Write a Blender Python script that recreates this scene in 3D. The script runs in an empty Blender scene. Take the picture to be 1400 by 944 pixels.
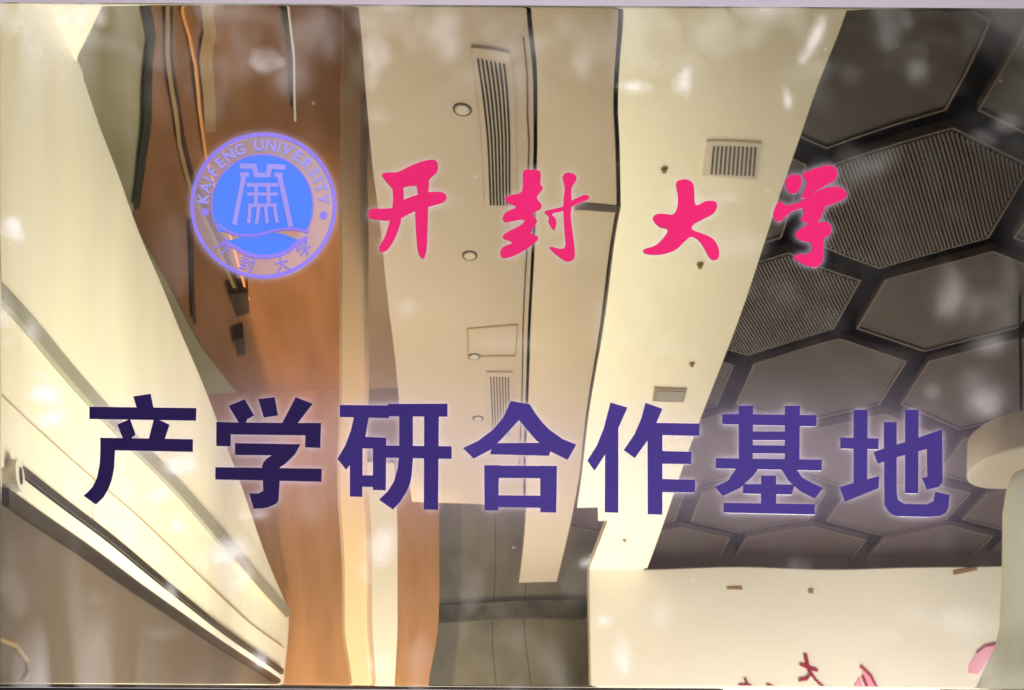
import bpy, bmesh, math
import numpy as np
from mathutils import Vector

# ------------------------------------------------------------------ camera
# The plaque hangs upright on a wall.  Pixels of the 1400 x 944 photograph are
# measured on the plate at S metres per pixel; the lines of the mirrored room
# run to (VX, VY), which is where the lens sits, below the plaque.
S = 0.6 / 1400.0
F = 1880.0
VX, VY = 641.0, 1455.0
ZC = 2.0                                   # height of the plaque's centre
D = F * S                                  # lens to plate
XC = (VX - 700) * S
ZCAM = ZC - (VY - 472) * S
H = 3.0                                    # lens to ceiling

scene = bpy.context.scene
col = scene.collection
cam = bpy.data.cameras.new('camera')
cam.sensor_fit = 'HORIZONTAL'
cam.sensor_width = 36.0
cam.lens = F / 1400.0 * 36.0
cam.shift_x = (700 - VX) / 1400.0
cam.shift_y = (VY - 472) / 1400.0
cam.clip_start = 0.02
cam.clip_end = 200.0
camo = bpy.data.objects.new('camera', cam)
camo.location = (XC, -D, ZCAM)
camo.rotation_euler = (math.radians(90), 0, 0)
col.objects.link(camo)
scene.camera = camo

# ------------------------------------------------------------------ light
world = bpy.data.worlds.new('World')
scene.world = world
world.use_nodes = True
bg = world.node_tree.nodes['Background']
bg.inputs[0].default_value = (1.0, 0.975, 0.95, 1)
bg.inputs[1].default_value = 0.22


def aim(o, target):
    o.rotation_euler = (Vector(target) - o.location).to_track_quat('-Z', 'Y').to_euler()


def area(name, loc, target, size, power, color, size_y=None, spread=180):
    l = bpy.data.lights.new(name, 'AREA')
    l.energy = power
    l.color = color
    l.size = size
    l.spread = math.radians(spread)
    if size_y:
        l.shape = 'RECTANGLE'
        l.size_y = size_y
    o = bpy.data.objects.new(name, l)
    o.location = loc
    aim(o, target)
    col.objects.link(o)
    return o


def spot(name, loc, target, power, color, angle, blend=0.8, radius=0.05):
    l = bpy.data.lights.new(name, 'SPOT')
    l.energy = power
    l.color = color
    l.spot_size = math.radians(angle)
    l.spot_blend = blend
    l.shadow_soft_size = radius
    o = bpy.data.objects.new(name, l)
    o.location = loc
    aim(o, target)
    col.objects.link(o)
    return o


# added fill lamps outside the mirrored view; the uplights follow a warm glow
area('ceiling_fill', (0.5, -6.6, 0.5), (0.5, -7.0, 5), 2.4, 56, (1.0, 0.97, 0.91), 3.0)  # added fill for the ceiling, like light off the floor
spot('plaque_fill', (0.8, -2.3, 0.9), (0.0, 0.0, 2.0), 400, (1.0, 0.97, 1.0), 24, 0.6, 0.25)  # added fill on the plaque
area('ramp_wall_fill', (0.5, -3.5, 1.9), (-1.3, -4.3, 3.4), 1.0, 63, (1.0, 0.98, 0.85), 1.0, 120)  # added fill on the nearer ramp wall
area('ramp_end_fill', (0.1, -6.7, 1.7), (-1.3, -6.9, 3.6), 1.0, 52, (1.0, 0.97, 0.92), 1.0, 120)  # added fill on the ramp wall's far end
spot('post_fill', (1.0, -1.3, 1.0), (1.92, -3.8, 3.0), 240, (1.0, 0.99, 0.93), 24, 0.5, 0.2)  # added spot to brighten the post
area('far_wall_fill', (2.3, -4.9, 2.2), (2.2, -7.6, 3.0), 2.4, 72, (1.0, 0.97, 0.99), 0.8, 110)  # added fill towards the far wall
spot('column_uplight', (-0.75, -3.6, 1.5), (-0.52, -4.9, 3.6), 80, (1.0, 0.80, 0.56), 46)
spot('wood_uplight', (-0.75, -6.3, 1.4), (-0.80, -8.4, 3.4), 400, (1.0, 0.82, 0.60), 60)
spot('wood_ceiling_uplight', (-0.90, -6.3, 1.6), (-0.95, -7.3, 6.0), 800, (1.0, 0.68, 0.34), 40)

scene.view_settings.view_transform = 'Standard'
scene.view_settings.look = 'None'
scene.view_settings.exposure = 0.0
scene.view_settings.gamma = 1.0
scene.cycles.use_denoising = True
scene.cycles.max_bounces = 8
scene.cycles.caustics_reflective = False
scene.cycles.sample_clamp_indirect = 6.0


# ------------------------------------------------------------------ helpers
def lin(r, g, b):
    f = lambda c: (c / 255.0) / 12.92 if c / 255.0 <= 0.04045 else ((c / 255.0 + 0.055) / 1.055) ** 2.4
    return (f(r), f(g), f(b), 1.0)


def mat(name, rgb, rough=0.6, metal=0.0, vary=0.08, scale=3.0, bump=0.0, stretch=(1, 1, 1), spec=0.35):
    m = bpy.data.materials.new(name)
    m.use_nodes = True
    nt = m.node_tree
    b = nt.nodes['Principled BSDF']
    b.inputs['Roughness'].default_value = rough
    b.inputs['Metallic'].default_value = metal
    b.inputs['Specular IOR Level'].default_value = spec
    tc = nt.nodes.new('ShaderNodeTexCoord')
    mp = nt.nodes.new('ShaderNodeMapping')
    mp.inputs['Scale'].default_value = stretch
    nz = nt.nodes.new('ShaderNodeTexNoise')
    nz.inputs['Scale'].default_value = scale
    nz.inputs['Detail'].default_value = 6
    nt.links.new(tc.outputs['Object'], mp.inputs[0])
    nt.links.new(mp.outputs[0], nz.inputs['Vector'])
    rp = nt.nodes.new('ShaderNodeValToRGB')
    c = lin(*rgb)
    rp.color_ramp.elements[0].position = 0.3
    rp.color_ramp.elements[1].position = 0.7
    rp.color_ramp.elements[0].color = tuple(x * (1 - vary) for x in c[:3]) + (1,)
    rp.color_ramp.elements[1].color = tuple(min(1, x * (1 + vary)) for x in c[:3]) + (1,)
    nt.links.new(nz.outputs['Fac'], rp.inputs[0])
    nt.links.new(rp.outputs[0], b.inputs['Base Color'])
    if bump:
        bp = nt.nodes.new('ShaderNodeBump')
        bp.inputs['Strength'].default_value = bump
        bp.inputs['Distance'].default_value = 0.01
        nt.links.new(nz.outputs['Fac'], bp.inputs['Height'])
        nt.links.new(bp.outputs[0], b.inputs['Normal'])
    return m


def tag(o, label=None, cat=None, group=None, kind=None):
    if label: o['label'] = label
    if cat: o['category'] = cat
    if group: o['group'] = group
    if kind: o['kind'] = kind
    return o


def empty(name, loc=(0, 0, 0)):
    o = bpy.data.objects.new(name, None)
    o.location = loc
    col.objects.link(o)
    return o


def link(name, me, m, parent=None):
    if m is not None:
        for x in (m if isinstance(m, (list, tuple)) else [m]):
            me.materials.append(x)
    o = bpy.data.objects.new(name, me)
    col.objects.link(o)
    if parent:
        o.parent = parent
        o.location = -Vector(parent_world(parent))
    return o


def parent_world(p):
    v = Vector((0, 0, 0))
    while p:
        v = v + p.location
        p = p.parent
    return v


class MB:
    def __init__(s):
        s.v, s.f, s.m = [], [], []

    def prism(s, pts, off, mi=0):
        """pts: ring of 3D points, extruded by the vector off"""
        n = len(pts)
        b = len(s.v)
        s.v += [tuple(p) for p in pts] + [tuple(Vector(p) + Vector(off)) for p in pts]
        s.f.append(list(range(b, b + n)))
        s.f.append(list(range(b + 2 * n - 1, b + n - 1, -1)))
        for i in range(n):
            j = (i + 1) % n
            s.f.append([b + i, b + n + i, b + n + j, b + j])
        s.m += [mi] * (n + 2)

    def box(s, a, b, mi=0):
        x0, y0, z0 = a
        x1, y1, z1 = b
        s.prism([(x0, y0, z0), (x1, y0, z0), (x1, y1, z0), (x0, y1, z0)], (0, 0, z1 - z0), mi)

    def lathe(s, c, prof, n=32, mi=0):
        """prof: list of (radius, z) about the vertical axis through c"""
        b = len(s.v)
        for r, z in prof:
            for k in range(n):
                t = 2 * math.pi * k / n
                s.v.append((c[0] + r * math.cos(t), c[1] + r * math.sin(t), c[2] + z))
        for i in range(len(prof) - 1):
            for k in range(n):
                k2 = (k + 1) % n
                s.f.append([b + i * n + k, b + i * n + k2, b + (i + 1) * n + k2, b + (i + 1) * n + k])
                s.m.append(mi)
        for row, rev in ((0, True), (len(prof) - 1, False)):
            ring = [b + row * n + k for k in range(n)]
            s.f.append(ring[::-1] if rev else ring)
            s.m.append(mi)

    def tube(s, pts, r, n=8, mi=0):
        pts = [Vector(p) for p in pts]
        b = len(s.v)
        for i, p in enumerate(pts):
            d = (pts[min(i + 1, len(pts) - 1)] - pts[max(i - 1, 0)]).normalized()
            up = Vector((0, 0, 1)) if abs(d.z) < 0.9 else Vector((1, 0, 0))
            a = d.cross(up).normalized()
            c = d.cross(a).normalized()
            for k in range(n):
                t = 2 * math.pi * k / n
                s.v.append(tuple(p + a * (r * math.cos(t)) + c * (r * math.sin(t))))
        for i in range(len(pts) - 1):
            for k in range(n):
                k2 = (k + 1) % n
                s.f.append([b + i * n + k, b + i * n + k2, b + (i + 1) * n + k2, b + (i + 1) * n + k])
                s.m.append(mi)
        s.f.append([b + k for k in range(n)][::-1]); s.m.append(mi)
        s.f.append([b + (len(pts) - 1) * n + k for k in range(n)]); s.m.append(mi)

    def build(s, name, m, parent=None, smooth=False):
        me = bpy.data.meshes.new(name)
        me.from_pydata(s.v, [], s.f)
        me.polygons.foreach_set('material_index', s.m)
        if smooth:
            me.polygons.foreach_set('use_smooth', [len(f) == 4 for f in s.f])
        bm = bmesh.new()
        bm.from_mesh(me)
        bmesh.ops.recalc_face_normals(bm, faces=bm.faces)
        bm.to_mesh(me)
        bm.free()
        me.update()
        return link(name, me, m, parent)


def plate_pt(px, py, y=0.0):
    """a pixel on the plane of the plaque, y metres towards the wall"""
    return ((px - 700) * S, y, ZC - (py - 472) * S)


def deep(px, py, dep):
    """the point of the lobby that shows at a pixel, dep metres along the mirrored view"""
    return (XC + (px - VX) / F * dep, D - dep, ZCAM + (VY - py) / F * dep)


def on_ceiling(px, py, h=1.0):
    """... where that line of sight meets the level h*H above the lens"""
    return deep(px, py, F * h * H / (VY - py))


def on_left_wall(px, py, x=-0.394):
    return deep(px, py, F * x * H / (px - VX))


def spline(pts, n=6, closed=True):
    """Catmull-Rom through the points"""
    P = [np.array(p, float) for p in pts]
    L = len(P)
    out = []
    for i in range(L if closed else L - 1):
        g = (lambda k: P[k % L]) if closed else (lambda k: P[min(max(k, 0), L - 1)])
        a, b, c, d = g(i - 1), g(i), g(i + 1), g(i + 2)
        for k in range(n):
            t = k / n
            out.append(tuple(0.5 * (2 * b + (c - a) * t + (2 * a - 5 * b + 4 * c - d) * t * t + (3 * b - a - 3 * c + d) * t ** 3)))
    if not closed:
        out.append(tuple(P[-1]))
    return out


# ------------------------------------------------------------------ materials
M = {}
M['white'] = mat('ceiling_paint', (232, 224, 210), 0.7, vary=0.03, scale=1.2)
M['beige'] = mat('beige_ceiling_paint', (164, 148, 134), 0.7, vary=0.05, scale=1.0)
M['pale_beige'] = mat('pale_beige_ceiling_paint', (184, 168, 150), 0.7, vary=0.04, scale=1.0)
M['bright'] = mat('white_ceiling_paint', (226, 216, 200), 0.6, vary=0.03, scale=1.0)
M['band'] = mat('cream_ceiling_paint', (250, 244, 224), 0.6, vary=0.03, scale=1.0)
M['cream'] = mat('cream_wall_paint', (240, 232, 212), 0.45, vary=0.05, scale=1.5, stretch=(1, 3, 0.4))
M['greige'] = mat('greige_stone', (92, 79, 70), 0.5, vary=0.12, scale=1.6)
M['trim'] = mat('grey_trim', (150, 147, 132), 0.5, vary=0.05)
M['wood'] = mat('brown_wood', (168, 122, 84), 0.5, vary=0.14, scale=2.2, stretch=(5, 1, 0.5))
M['woodceil'] = mat('brown_wood_ceiling', (128, 88, 58), 0.55, vary=0.16, scale=2.0, stretch=(4, 0.6, 1))
M['olive'] = mat('olive_panel', (148, 140, 110), 0.6, vary=0.16, scale=2.0)
M['peach'] = mat('peach_stone', (226, 188, 152), 0.5, vary=0.05, scale=2.0)
M['grey'] = mat('shade_grey', (122, 106, 98), 0.6, vary=0.06)  # shadow grey of the recess behind the column, put into the colour
M['dark'] = mat('void_shade', (5, 5, 5), 0.9, vary=0.2)  # near-black colour stands in for the shade in voids and slots
M['black'] = mat('black_rubber', (14, 16, 16), 0.35, vary=0.2)
M['brownmetal'] = mat('brown_metal', (58, 46, 38), 0.4, vary=0.15)
M['hex'] = mat('hexagon_metal', (47, 33, 27), 0.5, vary=0.12, scale=1.8)
M['hexrim'] = mat('hexagon_lit_rim_metal', (80, 65, 56), 0.4, vary=0.06)  # lighter tone paints the light that the rim edges catch
M['glass'] = mat('grey_glass', (124, 117, 104), 0.25, vary=0.45, scale=2.4, stretch=(1, 1, 0.45))
M['lampwhite'] = mat('lamp_fabric', (214, 204, 190), 0.7, vary=0.03)
M['lampunder'] = mat('lamp_diffuser', (232, 224, 204), 0.6, vary=0.01)
M['post'] = mat('grey_post_paint', (228, 230, 222), 0.5, vary=0.05)
M['tan'] = mat('tan_metal', (150, 122, 84), 0.4, vary=0.1)
M['lens'] = mat('lamp_lens', (170, 158, 146), 0.4, vary=0.03)
M['warm_lit'] = mat('warm_lit_trim', (214, 150, 90), 0.4, vary=0.05)  # warm light on the rail, painted in as its colour
M['redpaint'] = mat('dark_red_paint', (150, 40, 66), 0.5, vary=0.1)
M['pinkpaint'] = mat('pink_paint', (226, 150, 172), 0.5, vary=0.1)
M['wall'] = mat('lilac_wall_paint', (176, 168, 182), 0.7, vary=0.05, scale=6)
M['backing'] = mat('black_edge_board', (16, 10, 12), 0.7, vary=0.2, scale=30)
M['red'] = mat('hot_pink_ink', (203, 27, 99), 0.45, vary=0.05, scale=25, spec=0.3)
M['navy_dark'] = mat('dark_navy_ink', (23, 8, 64), 0.45, vary=0.10, scale=25, spec=0.25)  # left characters darker, the others stepping lighter to the right
M['navy_mid'] = mat('navy_ink', (43, 28, 98), 0.45, vary=0.10, scale=20, spec=0.25)
M['navy'] = mat('violet_blue_ink', (53, 39, 114), 0.45, vary=0.08, scale=20, spec=0.3)
M['blue'] = mat('bright_blue_ink', (72, 119, 230), 0.45, vary=0.04, scale=25, spec=0.3)
M['lilac'] = mat('lilac_ink', (132, 116, 220), 0.5, vary=0.06, scale=25, spec=0.3)
M['pale'] = mat('pale_lilac_ink', (144, 138, 220), 0.5, vary=0.06, scale=25, spec=0.3)

# ------------------------------------------------------------------ lettering outlines (pixels of the photograph)
def zoomed(ox, oy, k, pts):
    return [(ox + x / k, oy + y / k) for x, y in pts]


K1 = 1400 / 360.0
CH = []          # (label, material, smooth, strokes)


def char(label, m, smooth, ox, oy, k, strokes):
    CH.append((label, m, smooth, [zoomed(ox, oy, k, s) for s in strokes]))


char('dark navy character with a long left sweep', 'navy_dark', False, 100, 520, K1, [
    [(320, 88), (412, 74), (428, 150), (344, 165)],
    [(87, 143), (655, 150), (653, 215), (87, 206)],
    [(236, 238), (303, 208), (333, 290), (300, 318), (268, 318)],
    [(432, 200), (512, 238), (484, 322), (402, 318)],
    [(150, 308), (637, 316), (636, 381), (150, 371)],
    [(145, 308), (224, 310), (222, 376), (217, 470), (205, 530), (188, 575), (160, 625), (122, 662), (57, 616), (82, 594), (105, 568), (128, 520), (142, 450), (146, 376)]])
char('dark navy character with three dots above a roof', 'navy_dark', False, 100, 520, K1, [
    [(828, 138), (912, 103), (963, 190), (925, 210), (915, 235), (886, 235)],
    [(985, 102), (1072, 92), (1089, 188), (1014, 199)],
    [(1184, 92), (1273, 127), (1190, 234), (1110, 234)],
    [(765, 226), (1314, 231), (1314, 295), (765, 288)],
    [(762, 224), (838, 226), (838, 352), (762, 350)],
    [(1238, 229), (1318, 230), (1314, 361), (1234, 357)],
    [(862, 337), (1208, 343), (1180, 395), (1130, 445), (1094, 470), (1005, 470), (1012, 440), (1030, 420), (1060, 400), (862, 398)],
    [(757, 465), (1322, 473), (1320, 540), (757, 528)],
    [(1005, 455), (1100, 460), (1098, 540), (1092, 640), (1080, 660), (1045, 674), (1010, 682), (960, 683), (938, 604), (985, 605), (1012, 590), (1010, 530)]])
char('navy character of a stone box beside two tall legs', 'navy_mid', False, 440, 520, K1, [
    [(96, 133), (360, 137), (357, 202), (96, 196)],
    [(352, 128), (668, 127), (668, 194), (352, 192)],
    [(175, 180), (250, 196), (232, 300), (205, 355), (170, 430), (128, 475), (84, 420), (125, 350), (155, 270)],
    [(200, 302), (342, 308), (342, 365), (195, 362)],
    [(150, 405), (190, 350), (217, 350), (215, 620), (150, 618)],
    [(273, 308), (342, 310), (340, 585), (272, 583)],
    [(152, 508), (338, 508), (338, 570), (215, 566), (152, 566)],
    [(335, 350), (690, 354), (690, 418), (335, 412)],
    [(413, 180), (484, 180), (484, 420), (478, 500), (470, 545), (455, 585), (415, 650), (378, 687), (306, 636), (350, 595), (385, 540), (405, 470), (413, 400)],
    [(545, 180), (622, 180), (618, 690), (543, 687)]])
char('violet blue character of a peaked roof over a box', 'navy', False, 440, 520, K1, [
    [(1005, 112), (1105, 130), (1048, 212), (1000, 265), (950, 318), (895, 372), (808, 418), (752, 362), (830, 325), (910, 265), (965, 200)],
    [(1030, 118), (1105, 130), (1140, 185), (1175, 230), (1210, 265), (1280, 315), (1352, 344), (1307, 424), (1215, 378), (1140, 320), (1048, 212)],
    [(910, 337), (1160, 335), (1215, 380), (1208, 402), (895, 394)],
    [(864, 454), (942, 454), (938, 693), (866, 692)],
    [(1162, 457), (1250, 458), (1246, 704), (1162, 702)],
    [(870, 456), (1245, 459), (1245, 522), (870, 519)],
    [(900, 614), (1200, 617), (1200, 679), (900, 675)]])
char('violet blue character with three short bars on a post', 'navy', False, 780, 520, K1, [
    [(212, 120), (302, 147), (252, 260), (200, 370), (128, 481), (90, 428), (140, 350), (178, 255)],
    [(185, 360), (254, 240), (254, 705), (182, 702)],
    [(398, 122), (488, 154), (455, 230), (410, 320), (342, 414), (284, 372), (340, 290), (378, 200)],
    [(410, 310), (455, 233), (488, 235), (488, 715), (411, 713)],
    [(445, 229), (686, 233), (683, 297), (440, 291)],
    [(470, 378), (642, 383), (640, 447), (470, 444)],
    [(470, 527), (662, 533), (660, 598), (470, 595)]])
char('violet blue character of a ladder over an earth sign', 'navy', False, 960, 520, K1, [
    [(194, 138), (270, 138), (268, 440), (196, 440)],
    [(440, 138), (519, 138), (516, 440), (440, 440)],
    [(107, 182), (607, 188), (605, 247), (107, 235)],
    [(250, 275), (455, 275), (455, 320), (250, 320)],
    [(250, 348), (455, 350), (455, 392), (250, 390)],
    [(73, 417), (635, 425), (635, 482), (73, 470)],
    [(195, 450), (312, 450), (275, 505), (200, 575), (110, 617), (70, 570), (140, 535)],
    [(405, 450), (490, 460), (530, 520), (585, 550), (641, 575), (600, 630), (520, 590), (460, 535)],
    [(314, 510), (392, 510), (392, 670), (314, 670)],
    [(218, 555), (490, 558), (475, 610), (218, 604)],
    [(115, 655), (597, 662), (597, 716), (115, 705)]])
char('violet blue character with a wide upturned hook', 'navy', False, 960, 520, K1, [
    [(806, 160), (879, 160), (876, 560), (806, 570)],
    [(735, 307), (938, 312), (935, 368), (735, 365)],
    [(732, 570), (806, 548), (940, 512), (937, 575), (760, 647)],
    [(967, 225), (1033, 225), (1033, 600), (1040, 640), (1075, 660), (1195, 662), (1230, 645), (1240, 595), (1314, 612), (1308, 680), (1292, 708), (1265, 722), (1205, 728), (1040, 725), (1012, 716), (990, 698), (970, 665)],
    [(1080, 160), (1150, 160), (1147, 604), (1080, 602)],
    [(912, 385), (1000, 355), (1100, 325), (1200, 290), (1273, 265), (1272, 345), (1200, 365), (1100, 392), (1000, 420), (935, 445)],
    [(1195, 300), (1274, 270), (1277, 540), (1258, 568), (1195, 583), (1170, 522), (1198, 515)]])
K2 = 1400 / 340.0
char('hot pink brush character with an open window', 'red', True, 490, 200, K2, [
    [(132, 165), (160, 150), (220, 148), (300, 110), (370, 85), (430, 80), (448, 110), (440, 150), (400, 188), (390, 222), (330, 224), (290, 226), (245, 236), (195, 240), (155, 200)],
    [(195, 215), (248, 225), (255, 305), (245, 380), (235, 440), (205, 520), (160, 588), (125, 594), (118, 570), (150, 510), (175, 430), (187, 380), (195, 300)],
    [(330, 200), (394, 190), (392, 280), (392, 380), (386, 560), (375, 620), (360, 635), (340, 610), (330, 560), (320, 380), (335, 290)],
    [(58, 372), (75, 355), (150, 354), (200, 346), (255, 305), (335, 276), (390, 262), (470, 262), (497, 290), (470, 322), (400, 342), (300, 377), (240, 407), (170, 420), (75, 410), (58, 396)]])
char('hot pink brush character of two halves', 'red', True, 490, 200, K2, [
    [(928, 145), (960, 135), (1010, 138), (1027, 160), (1025, 215), (1037, 240), (1005, 290), (1030, 330), (1025, 355), (980, 385), (1005, 425), (970, 490), (1010, 510), (1000, 540), (930, 590), (860, 625), (815, 630), (798, 605), (815, 570), (868, 545), (818, 522), (825, 495), (920, 442), (925, 415), (835, 430), (812, 410), (830, 375), (888, 345), (840, 320), (825, 298), (850, 280), (915, 262), (925, 220)],
    [(1150, 175), (1175, 152), (1215, 160), (1227, 190), (1200, 240), (1200, 330), (1195, 400), (1205, 480), (1215, 560), (1218, 620), (1195, 650), (1160, 645), (1110, 610), (1080, 580), (1082, 568), (1140, 580), (1165, 562), (1160, 480), (1155, 400), (1155, 300), (1162, 240)],
    [(1048, 372), (1080, 360), (1150, 343), (1200, 310), (1270, 278), (1298, 285), (1290, 302), (1215, 335), (1160, 365), (1092, 382), (1105, 405), (1115, 430), (1105, 470), (1090, 465), (1070, 430), (1072, 400)]])
char('hot pink brush character like a striding figure', 'red', True, 860, 200, K2, [
    [(265, 210), (300, 190), (340, 195), (365, 230), (374, 332), (430, 312), (480, 312), (495, 335), (480, 375), (420, 410), (365, 440), (355, 470), (400, 490), (460, 515), (495, 555), (508, 600), (500, 635), (475, 643), (450, 625), (420, 570), (385, 525), (345, 512), (310, 540), (260, 585), (190, 610), (120, 612), (80, 597), (90, 580), (150, 560), (200, 510), (216, 470), (170, 455), (135, 415), (145, 390), (180, 382), (248, 385), (272, 340), (275, 280)]])
char('hot pink brush character with a dot and a hooked tail', 'red', True, 860, 200, K2, [
    [(880, 205), (900, 170), (940, 163), (970, 185), (960, 240), (930, 268), (895, 255)],
    [(972, 165), (1000, 145), (1060, 125), (1120, 110), (1160, 125), (1172, 160), (1155, 195), (1120, 215), (1060, 250), (1010, 282), (968, 292), (985, 255), (1000, 210), (988, 185)],
    [(812, 385), (830, 330), (855, 315), (880, 335), (950, 320), (1010, 283), (1100, 240), (1180, 232), (1222, 265), (1215, 295), (1150, 325), (1085, 345), (1000, 347), (920, 367), (880, 400), (850, 425), (825, 420)],
    [(985, 340), (1095, 338), (1080, 400), (1062, 430), (1110, 430), (1138, 455), (1130, 500), (1097, 522), (1095, 600), (1085, 655), (1050, 683), (1005, 675), (950, 650), (928, 625), (960, 610), (1010, 608), (1030, 580), (1018, 545), (960, 530), (935, 500), (955, 475), (1008, 440), (975, 425), (965, 410), (985, 385)]])
for i, (a, m, sm, st) in enumerate(CH):
    if sm:
        CH[i] = (a, m, sm, [spline(s, 5) for s in st])

KE = 944 / 230.0
EX, EY = 250 + 452 / KE, 170 + 458 / KE      # emblem centre
ER = 410 / KE

# ------------------------------------------------------------------ the plate: warp, smudges with painted glare, halo fields (pixel units)
NX, NY = 706, 474
U, V = np.meshgrid(np.linspace(0, 1, NX), np.linspace(0, 1, NY))
TL, TR, BR, BL = (-6.0, 0.0), (1412.0, 8.5), (1412.0, 948.0), (-6.0, 939.0)
PX = (TL[0] * (1 - U) + TR[0] * U) * (1 - V) + (BL[0] * (1 - U) + BR[0] * U) * V
PY = (TL[1] * (1 - U) + TR[1] * U) * (1 - V) + (BL[1] * (1 - U) + BR[1] * U) * V
rng = np.random.RandomState(7)


def blur(a, sx, sy=None):
    sy = sx if sy is None else sy
    p = int(3 * max(sx, sy)) + 2
    b = np.pad(a, p, mode='edge')
    fy = np.fft.fftfreq(b.shape[0])[:, None]
    fx = np.fft.rfftfreq(b.shape[1])[None, :]
    g = np.exp(-2 * (math.pi ** 2) * (fx * fx * sx * sx + fy * fy * sy * sy))
    return np.fft.irfft2(np.fft.rfft2(b) * g, s=b.shape)[p:-p, p:-p]


def noise(sx, sy=None):
    n = blur(rng.randn(NY, NX), sx, sy)
    return (n - n.mean()) / n.std()


def inside(poly):
    P = np.array(poly)
    out = np.zeros(PX.shape, bool)
    j = len(P) - 1
    for i in range(len(P)):
        xi, yi = P[i]
        xj, yj = P[j]
        c = (yi > PY) != (yj > PY)
        if yi != yj:
            out ^= c & (PX < (xj - xi) * (PY - yi) / (yj - yi) + xi)
        j = i
    return out


mask = np.zeros((NY, NX))
navy_mask = np.zeros((NY, NX))
for a, m, sm, st in CH:
    for s in st:
        k = inside(s)
        mask[k] = 1
        if not sm:
            navy_mask[k] = 1
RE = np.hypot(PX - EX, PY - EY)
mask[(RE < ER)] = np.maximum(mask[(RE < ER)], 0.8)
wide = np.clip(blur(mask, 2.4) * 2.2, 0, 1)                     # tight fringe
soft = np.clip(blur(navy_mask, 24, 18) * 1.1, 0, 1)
halo = 0.23 * wide ** 1.3 + 0.32 * soft + 0.035 * np.exp(-((PY - 640) / 130.0) ** 2)  # lilac glow round lettering and emblem plus a haze band, painted in
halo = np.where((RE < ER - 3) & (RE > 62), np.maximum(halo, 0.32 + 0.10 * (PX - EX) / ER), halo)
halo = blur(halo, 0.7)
n_f, n_m, n_l = noise(2.0), noise(6.0), noise(18.0)


def sstep(a, b, x):
    t = np.clip((x - a) / (b - a), 0, 1)
    return t * t * (3 - 2 * t)


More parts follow.
